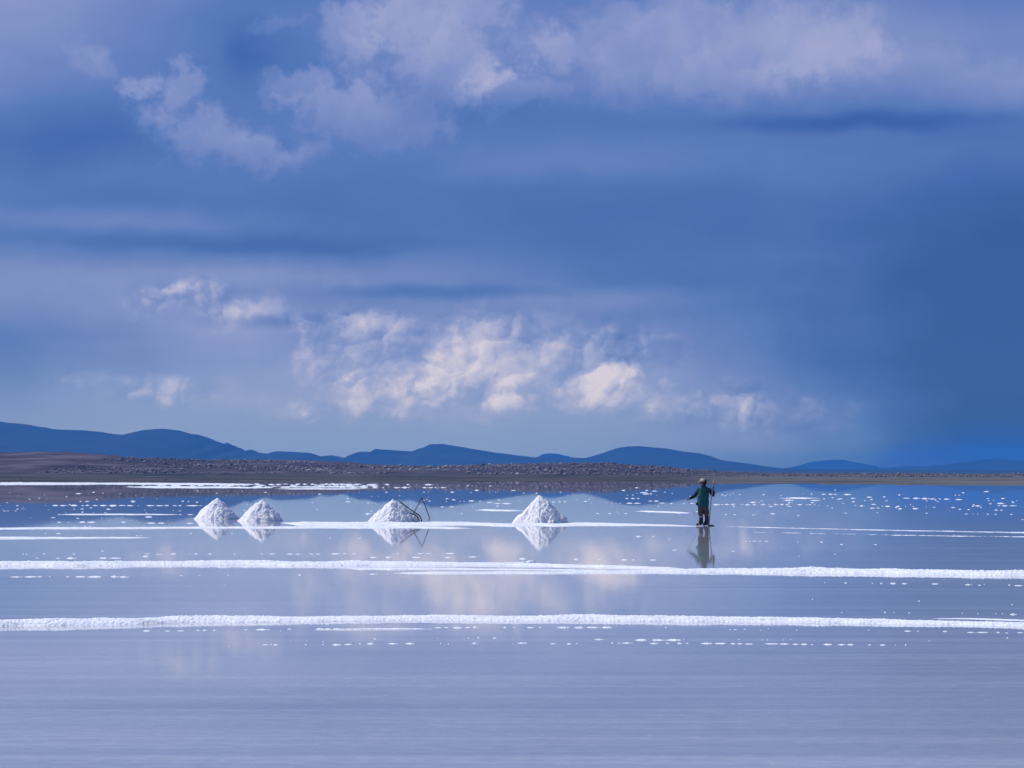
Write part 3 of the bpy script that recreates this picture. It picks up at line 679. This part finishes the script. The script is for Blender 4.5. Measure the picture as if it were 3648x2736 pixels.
rod('support_leg', [fp(1503,1773,-.05), fp(1514,1800,-.02), fp(1529,1842,0)], .017, m_iron, fr)
rod('foot_hook', [fp(1529,1841,0), fp(1532,1846,0), fp(1526,1855,0)], .016, m_iron, fr)

# ---------------------------------------------------------------- far dark birds
m_bird = noisy('dark_plumage', (.02, .012, .012), (.06, .03, .03), 6)
def bird(px, py, lbl, s_=1.0, face=-1):
    x, y = gnd(px, py); o = empty('bird', (x, y, 0))
    tag(o, lbl, 'bird', 'birds standing in the far water')
    v, f = tube([(-.36*face*s_, 0, .62*s_), (-.18*face*s_, 0, .70*s_), (0, 0, .74*s_), (.16*face*s_, 0, .76*s_), (.26*face*s_, 0, .90*s_), (.27*face*s_, 0, 1.05*s_), (.36*face*s_, 0, 1.06*s_), (.46*face*s_, 0, 1.0*s_)],
                [.03*s_, .10*s_, .15*s_, .12*s_, .05*s_, .045*s_, .05*s_, .012*s_], 10)
    mesh_obj('body', v, f, m_bird, o)
    for sx in (-.05, .06):
        rod('leg', [(sx*s_, 0, 0), (sx*s_, 0, .35*s_), (sx*s_*.8, 0, .66*s_)], .018*s_, m_bird, o)
bird(76, 1716, 'dark bird standing beyond the far left salt strip', .8)
bird(590, 1717, 'dark reddish bird standing behind the far salt strip, above the piles', .85, 1)
bird(1495, 1713, 'dark bird standing on the far shore above the metal frame', .75)

# ---------------------------------------------------------------- the worker
PD = gnd(0, 1873)[1]
wx = at(2400 + 820 / 7.54, 1873, PD)[0]
m_skin = noisy('skin', (.10, .05, .035), (.15, .08, .055), 9, rough=.6)
m_green = noisy('teal_cloth', (.008, .055, .058), (.018, .115, .115), 7, rough=.95, bump=.01, bscale=14)
m_black = noisy('black_knit', (.008, .009, .014), (.02, .02, .03), 12, rough=.95)
m_trs = noisy('grey_brown_cloth', (.05, .04, .045), (.10, .08, .08), 6, rough=.95, bump=.012, bscale=11)
m_roll = noisy('pale_roll', (.22, .19, .19), (.32, .28, .28), 9)
m_boot = noisy('black_rubber', (.006, .006, .008), (.016, .016, .02), 5, rough=.45, spec=.5)
m_cap = noisy('cream_cap', (.42, .38, .30), (.58, .54, .44), 8)
m_hair = noisy('dark_hair', (.006, .005, .005), (.015, .012, .01), 20)
m_wood = noisy('worn_wood', (.28, .20, .17), (.48, .38, .34), 5)
m_wood2 = noisy('pale_stick', (.45, .40, .38), (.62, .58, .55), 6)

def skin_graph(name, nodes, edges, mat, parent, sub=2, root=None):
    """continuous surface grown round a skeleton: nodes {key: (x, y, z, rx[, ry])}"""
    keys = list(nodes); me = bpy.data.meshes.new(name)
    me.from_pydata([nodes[k_][:3] for k_ in keys], [(keys.index(a), keys.index(b2)) for a, b2 in edges], [])
    o = bpy.data.objects.new(name, me); COL.objects.link(o)
    md = o.modifiers.new('skin', 'SKIN')
    for i, k_ in enumerate(keys):
        r_ = nodes[k_][3:]; sv_ = me.skin_vertices[0].data[i]
        sv_.radius = (r_[0], r_[1] if len(r_) > 1 else r_[0])
        sv_.use_root = (k_ == (root or keys[0]))
    md.use_smooth_shade = True; md.branch_smoothing = .3
    sb = o.modifiers.new('sub', 'SUBSURF'); sb.levels = sub; sb.render_levels = sub
    dg = bpy.context.evaluated_depsgraph_get(); dg.update()
    new = bpy.data.meshes.new_from_object(o.evaluated_get(dg)); o.modifiers.clear(); o.data = new; bpy.data.meshes.remove(me)
    new.name = name; new.materials.clear(); new.materials.append(mat)
    for p_ in new.polygons: p_.use_smooth = True
    if parent: o.parent = parent
    return o
wk = empty('person', (wx, PD, 0))
tag(wk, 'worker in cream cap, teal top over black sleeves and dark boots, holding two poles', 'person')
# skeleton (x to the right, y away from the camera, z up), metres, seen from behind, turned to the left
LS, RS = (-.155, .02, 1.34), (.155, -.01, 1.33)          # shoulders
LE, LWr = (-.325, .12, 1.075), (-.52, .02, .965)
RE, RWr = (.318, -.03, 1.09), (.325, -.10, 1.30)
N = {'pelvis': (0, 0, .86, .13, .10), 'waist': (-.005, 0, 1.02, .12, .09), 'chest': (-.01, 0, 1.22, .15, .10), 'nk0': (-.015, 0, 1.38, .07, .06), 'nk1': (-.03, 0, 1.455, .052),
     'jaw': (-.055, .0, 1.515, .066, .07), 'skull': (-.045, 0, 1.59, .083, .09), 'crown': (-.035, 0, 1.655, .055),
     'ls': (*LS, .058), 'le': (*LE, .042), 'lw': (*LWr, .028), 'rs': (*RS, .058), 're': (*RE, .042), 'rw': (*RWr, .028),
     'lh': (-.10, .0, .82, .085), 'lk': (-.115, .02, .47, .058), 'la': (-.11, .01, .09, .042), 'lt': (-.27, -.01, .045, .035, .028),
     'rh': (.08, 0, .82, .085), 'rk': (.09, .01, .47, .058), 'ra': (.095, .0, .09, .042), 'rt': (-.045, -.03, .045, .035, .028)}
E_ = [('pelvis','waist'),('waist','chest'),('chest','nk0'),('nk0','nk1'),('nk1','jaw'),('jaw','skull'),('skull','crown'),('chest','ls'),('ls','le'),('le','lw'),('chest','rs'),('rs','re'),('re','rw'),
      ('pelvis','lh'),('lh','lk'),('lk','la'),('la','lt'),('pelvis','rh'),('rh','rk'),('rk','ra'),('ra','rt')]
def hand(pre, wr, palm_end, curl, thumb):
    """palm plus five bent fingers; curl is the direction in which the fingers close"""
    w_, e_ = Vector(wr), Vector(palm_end); ax = (e_ - w_).normalized(); cu = Vector(curl).normalized(); sd_ = ax.cross(cu).normalized()
    N[pre + 'palm'] = (*(w_ + (e_ - w_) * .6), .030, .018); E_.append((pre + 'w', pre + 'palm'))
    for i, (off_, ln) in enumerate(((-.030, .070), (-.010, .080), (.010, .075), (.029, .060))):
        a_ = e_ + sd_ * off_; b2 = a_ + ax * ln * .35 + cu * ln * .30; c_ = b2 + cu * ln * .45 - ax * ln * .15
        for s_, p_, r_ in (('a', a_, .0095), ('b', b2, .0085), ('c', c_, .007)): N[f'{pre}f{i}{s_}'] = (*p_, r_)
        E_.extend([(pre + 'palm', f'{pre}f{i}a'), (f'{pre}f{i}a', f'{pre}f{i}b'), (f'{pre}f{i}b', f'{pre}f{i}c')])
    t0 = w_ + (e_ - w_) * .45 - sd_ * .038; t1 = t0 + Vector(thumb) * .045
    N[pre + 't0'] = (*t0, .011); N[pre + 't1'] = (*t1, .009); E_.extend([(pre + 'palm', pre + 't0'), (pre + 't0', pre + 't1')])
hand('l', LWr, (-.585, .0, .955), (-.15, -.3, -1), (-.8, -.5, -.2))
hand('r', RWr, (.318, -.115, 1.375), (-.2, -1, .2), (-.5, -.8, .4))
skin_graph('body', N, E_, m_skin, wk, sub=2, root='pelvis')
# face: brow, nose, ear, turned to the left of the picture
v, f = merge([tube([(-.128, .0, 1.575), (-.150, .0, 1.548), (-.136, .0, 1.538)], [.012, .015, .010], 8),
              tube([(-.122, -.0, 1.51), (-.138, 0, 1.506), (-.130, 0, 1.495)], [.02, .014, .012], 8),
              tube([(-.035, -.085, 1.585), (-.030, -.095, 1.565), (-.036, -.086, 1.538)], [.014, .02, .011], 8)])
mesh_obj('face', v, f, m_skin, wk)
v, f = merge([tube([(-.128, sy, 1.588), (-.134, sy, 1.588)], [.011, .007], 8) for sy in (-.03, .03)])
mesh_obj('eyes', v, f, m_hair, wk)
# hair at the nape, cap dome with visor
v, f = tube([(-.015, 0, 1.625), (.005, 0, 1.585), (.012, 0, 1.54), (.005, 0, 1.49), (-.01, 0, 1.455)], [(.092, .088), (.094, .088), (.088, .080), (.076, .068), (.055, .05)], 16)
mesh_obj('hair', v, f, m_hair, wk)
cp = empty('cap', (-.045, 0, 1.59)); cp.parent = wk
v, f = tube([(.0, 0, .0), (.0, 0, .03), (.0, 0, .06), (.002, 0, .085), (.004, 0, .1), (.005, 0, .107)], [(.108, .104), (.107, .103), (.096, .093), (.074, .072), (.045, .044), (.012, .012)], 20)
mesh_obj('crown', v, f, m_cap, cp)
v, f = tube([(-.07, 0, .018), (-.11, 0, .008), (-.15, 0, -.010), (-.182, 0, -.030), (-.19, 0, -.034)], [(.085, .007), (.088, .006), (.08, .005), (.06, .004), (.03, .003)], 12, up=(0, 0, 1))
mesh_obj('visor', v, f, m_cap, cp)
# teal top: loft of the torso with folds
def loft(rows, seg=40, fold=0.0, seed=0, mat=None, name='', parent=None):
    """rows: (x, y, z, rx, ry)"""
    rows = np.array(rows, float); zz = np.linspace(0, len(rows) - 1, (len(rows) - 1) * 6 + 1)
    Rr = np.stack([np.interp(zz, np.arange(len(rows)), rows[:, i]) for i in range(5)], -1)
    for _ in range(2): Rr[1:-1] = (Rr[:-2] + 2 * Rr[1:-1] + Rr[2:]) / 4
    th = np.linspace(0, 2 * np.pi, seg, endpoint=False)
    X = Rr[:, None, 0] + Rr[:, None, 3] * np.cos(th); Y_ = Rr[:, None, 1] + Rr[:, None, 4] * np.sin(th); Z = Rr[:, None, 2] + 0 * X
    fo = 1 + fold * (fbm(np.cos(th)[None, :] * 2.5 + Z * 3, np.sin(th)[None, :] * 2.5, Z * 7, seed=seed, octv=3) - .5)
    X = Rr[:, None, 0] + (X - Rr[:, None, 0]) * fo; Y_ = Rr[:, None, 1] + (Y_ - Rr[:, None, 1]) * fo
    v = np.stack([X, Y_, Z], -1).reshape(-1, 3); n = len(Rr)
    i = np.arange(n - 1)[:, None] * seg; j = np.arange(seg)[None, :]; j2 = (np.arange(seg) + 1)[None, :] % seg
    f = np.stack([i + j, i + j2, i + seg + j2, i + seg + j], -1).reshape(-1, 4)
    v = v.tolist(); f = f.tolist()
    for base in (0, (n - 1) * seg):
        c = len(v); v.append(list(np.mean([v[base + k_] for k_ in range(seg)], 0)))
        for k_ in range(0, seg, 2): f.append([c, base + k_, base + k_ + 1, base + (k_ + 2) % seg])
    return mesh_obj(name, v, f, mat, parent)
tp_ = loft([(-.035,0,.675,.205,.145),(-.04,0,.75,.222,.15),(-.045,0,.88,.228,.155),(-.04,0,1.0,.220,.15),(-.025,0,1.12,.213,.145),(-.005,0,1.24,.195,.135),(0,0,1.33,.185,.12),(-.01,0,1.385,.14,.10),(-.02,0,1.425,.08,.078),(-.025,0,1.445,.066,.066)], fold=.16, seed=3, mat=m_green, name='teal_top', parent=wk)
for v_ in tp_.data.vertices: v_.co.x = (v_.co.x + .03) * .93 - .03
v, f = tube([(*LS,), tuple(np.array(LS) * .75 + np.array(LE) * .25), tuple(np.array(LS) * .5 + np.array(LE) * .5)], [.07, .078, .074], 14)
o = mesh_obj('short_sleeve', v, f, m_green, wk)
v, f = tube([(*RS,), tuple(np.array(RS) * .7 + np.array(RE) * .3)], [.066, .07], 14)
o = mesh_obj('short_sleeve', v, f, m_green, wk)
def lerp(a, b2, s_): return tuple(np.array(a) * (1 - s_) + np.array(b2) * s_)
v, f = tube(smooth_path([lerp(LS, LE, .3), lerp(LS, LE, .7), LE, lerp(LE, LWr, .5), lerp(LE, LWr, .93)], 4), list(np.interp(np.arange(17), [0, 8, 12, 16], [.062, .06, .055, .042])), 14)
mesh_obj('long_sleeve', v, f, m_black, wk)
v, f = tube(smooth_path([lerp(RS, RE, .2), lerp(RS, RE, .7), RE, lerp(RE, RWr, .5), lerp(RE, RWr, .85)], 4), list(np.interp(np.arange(17), [0, 8, 12, 16], [.06, .058, .054, .042])), 14)
mesh_obj('long_sleeve', v, f, m_black, wk)
# trousers gathered at the knee, rolled cuffs, boots
skin_graph('trousers', {'p': (-.03, 0, .78, .18, .14), 'w': (-.03, 0, .92, .19, .14), 'lh': (-.125, 0, .64, .128), 'lm': (-.125, .0, .48, .124), 'lc': (-.125, .01, .335, .108),
     'rh': (.060, 0, .64, .120), 'rm': (.075, 0, .48, .112), 'rc': (.090, 0, .335, .094)}, [('p','w'),('p','lh'),('lh','lm'),('lm','lc'),('p','rh'),('rh','rm'),('rm','rc')], m_trs, wk)
for (cx_, cy_, r_, l_) in ((-.125, .01, .098, 1), (.090, 0, .083, 0)):
    v, f = tube([(cx_, cy_, .355), (cx_, cy_, .335), (cx_, cy_, .31), (cx_, cy_, .295)], [r_ * .93, r_, r_, r_ * .9], 18)
    mesh_obj('rolled_cuff', v, f, m_roll if l_ else m_trs, wk)
for nm, (ax_, ay_), toe, rr_ in (('l', (-.11, .01), (-.30, -.01), .092), ('r', (.095, 0), (-.06, -.035), .088)):
    toe = Vector((toe[0], toe[1], .038)); an = Vector((ax_, ay_, .07)); hl = an + (an - Vector((toe[0], toe[1], .07))).normalized() * .045
    skin_graph('boot', {'top': (ax_, ay_, .33, rr_), 'mid': (ax_, ay_, .20, rr_ * .9), 'an': (ax_, ay_, .085, rr_ * .85), 'hl': (hl.x, hl.y, .045, .066, .06), 'in': ((ax_ + toe.x) / 2, (ay_ + toe.y) / 2, .06, .066, .06), 'toe': (*toe, .058, .046)},
               [('top','mid'),('mid','an'),('an','hl'),('an','in'),('in','toe')], m_boot, wk, root='an')
# brown pouch at the left hip
v, f = tube([(-.262, -.03, .84), (-.265, -.04, .80), (-.272, -.04, .76), (-.262, -.035, .735)], [.022, .034, .032, .016], 12)
mesh_obj('hip_pouch', v, f, noisy('brown_leather', (.06, .03, .025), (.11, .06, .05), 10), wk)

# pole (shovel) in the right hand, thin stick in the left hand
sh = empty('shovel', (wx + .16, PD - .11, 0))
tag(sh, 'upright shovel with a long pale wooden shaft, in the raised right hand of the worker', 'shovel')
rod('shaft', [(0, .0, .03), (.035, 0, .45), (.075, -.005, .85), (.125, -.01, 1.25), (.155, -.012, 1.5), (.178, -.015, 1.66)], [.021, .021, .020, .019, .018, .012], m_wood, sh, seg=12)
v, f = tube([(-.045, 0, .018), (.0, 0, .022), (.07, 0, .022), (.15, 0, .018), (.19, 0, .016)], [(.05, .02), (.09, .022), (.10, .02), (.085, .017), (.03, .01)], 12, up=(0, 0, 1))
mesh_obj('blade', v, f, m_iron, sh)
stx = empty('stick', (wx - .16, PD - .09, 0))
tag(stx, 'thin pale stick slanting down from the outstretched left hand', 'stick')
rod('rod', [(0, 0, 0), (-.15, .03, .30), (-.30, .055, .62), (-.435, .075, .955)], [.008, .008, .009, .010], m_wood2, stx, seg=8)
# two salt boulders on the second ridge
for px_, py_, w_, h_, lb in ((1216 + 1160 * q, 2005, 62, 9, 'flat wide salt lump on top of the second ridge below the tallest pile'), (1216 + 1227 * q, 2000, 38, 9, 'rounded salt lump standing up on the second ridge below the tallest pile')):
    x, y = gnd(px_, py_ + 6); o = bpy.data.objects.new('salt_lump', lumps[1 if w_ > 50 else 3]); COL.objects.link(o)
    o.location = (x, y, .01); o.scale = (w_ / 2 / FPX * y, w_ / 4 / FPX * y, h_ / FPX * y * 1.1); tag(o, lb, 'salt lump')
x, y = gnd(1216 + 915 * q * 0 - 1216 + 690, 2203)
o = bpy.data.objects.new('salt_lump', lumps[2]); COL.objects.link(o); x, y = gnd(700, 2208); o.location = (x, y, .02); o.scale = (.055, .05, .05)
tag(o, 'rounded salt lump on the back of the nearest ridge, at the left', 'salt lump')

# ---------------------------------------------------------------- haze
hz = bpy.data.materials.new('haze'); hz.use_nodes = True
t = NT(hz.node_tree); t.n.remove(t.n['Principled BSDF'])
pv = t.n.new('ShaderNodeVolumePrincipled'); pv.inputs['Color'].default_value = (.05, .27, .70, 1)
pv.inputs['Density'].default_value = HAZE; pv.inputs['Anisotropy'].default_value = 0.0
t.l.new(pv.outputs[0], t.n['Material Output'].inputs['Volume'])
x0, x1, y0, y1, z0, z1 = -26000, 26000, -100, 32000, -6, 300
vv = [(x, y, z) for x in (x0, x1) for y in (y0, y1) for z in (z0, z1)]
ff = [(0,1,3,2),(4,6,7,5),(0,4,5,1),(2,3,7,6),(0,2,6,4),(1,5,7,3)]
tag(mesh_obj('haze', vv, ff, hz, smooth=False), kind='stuff')
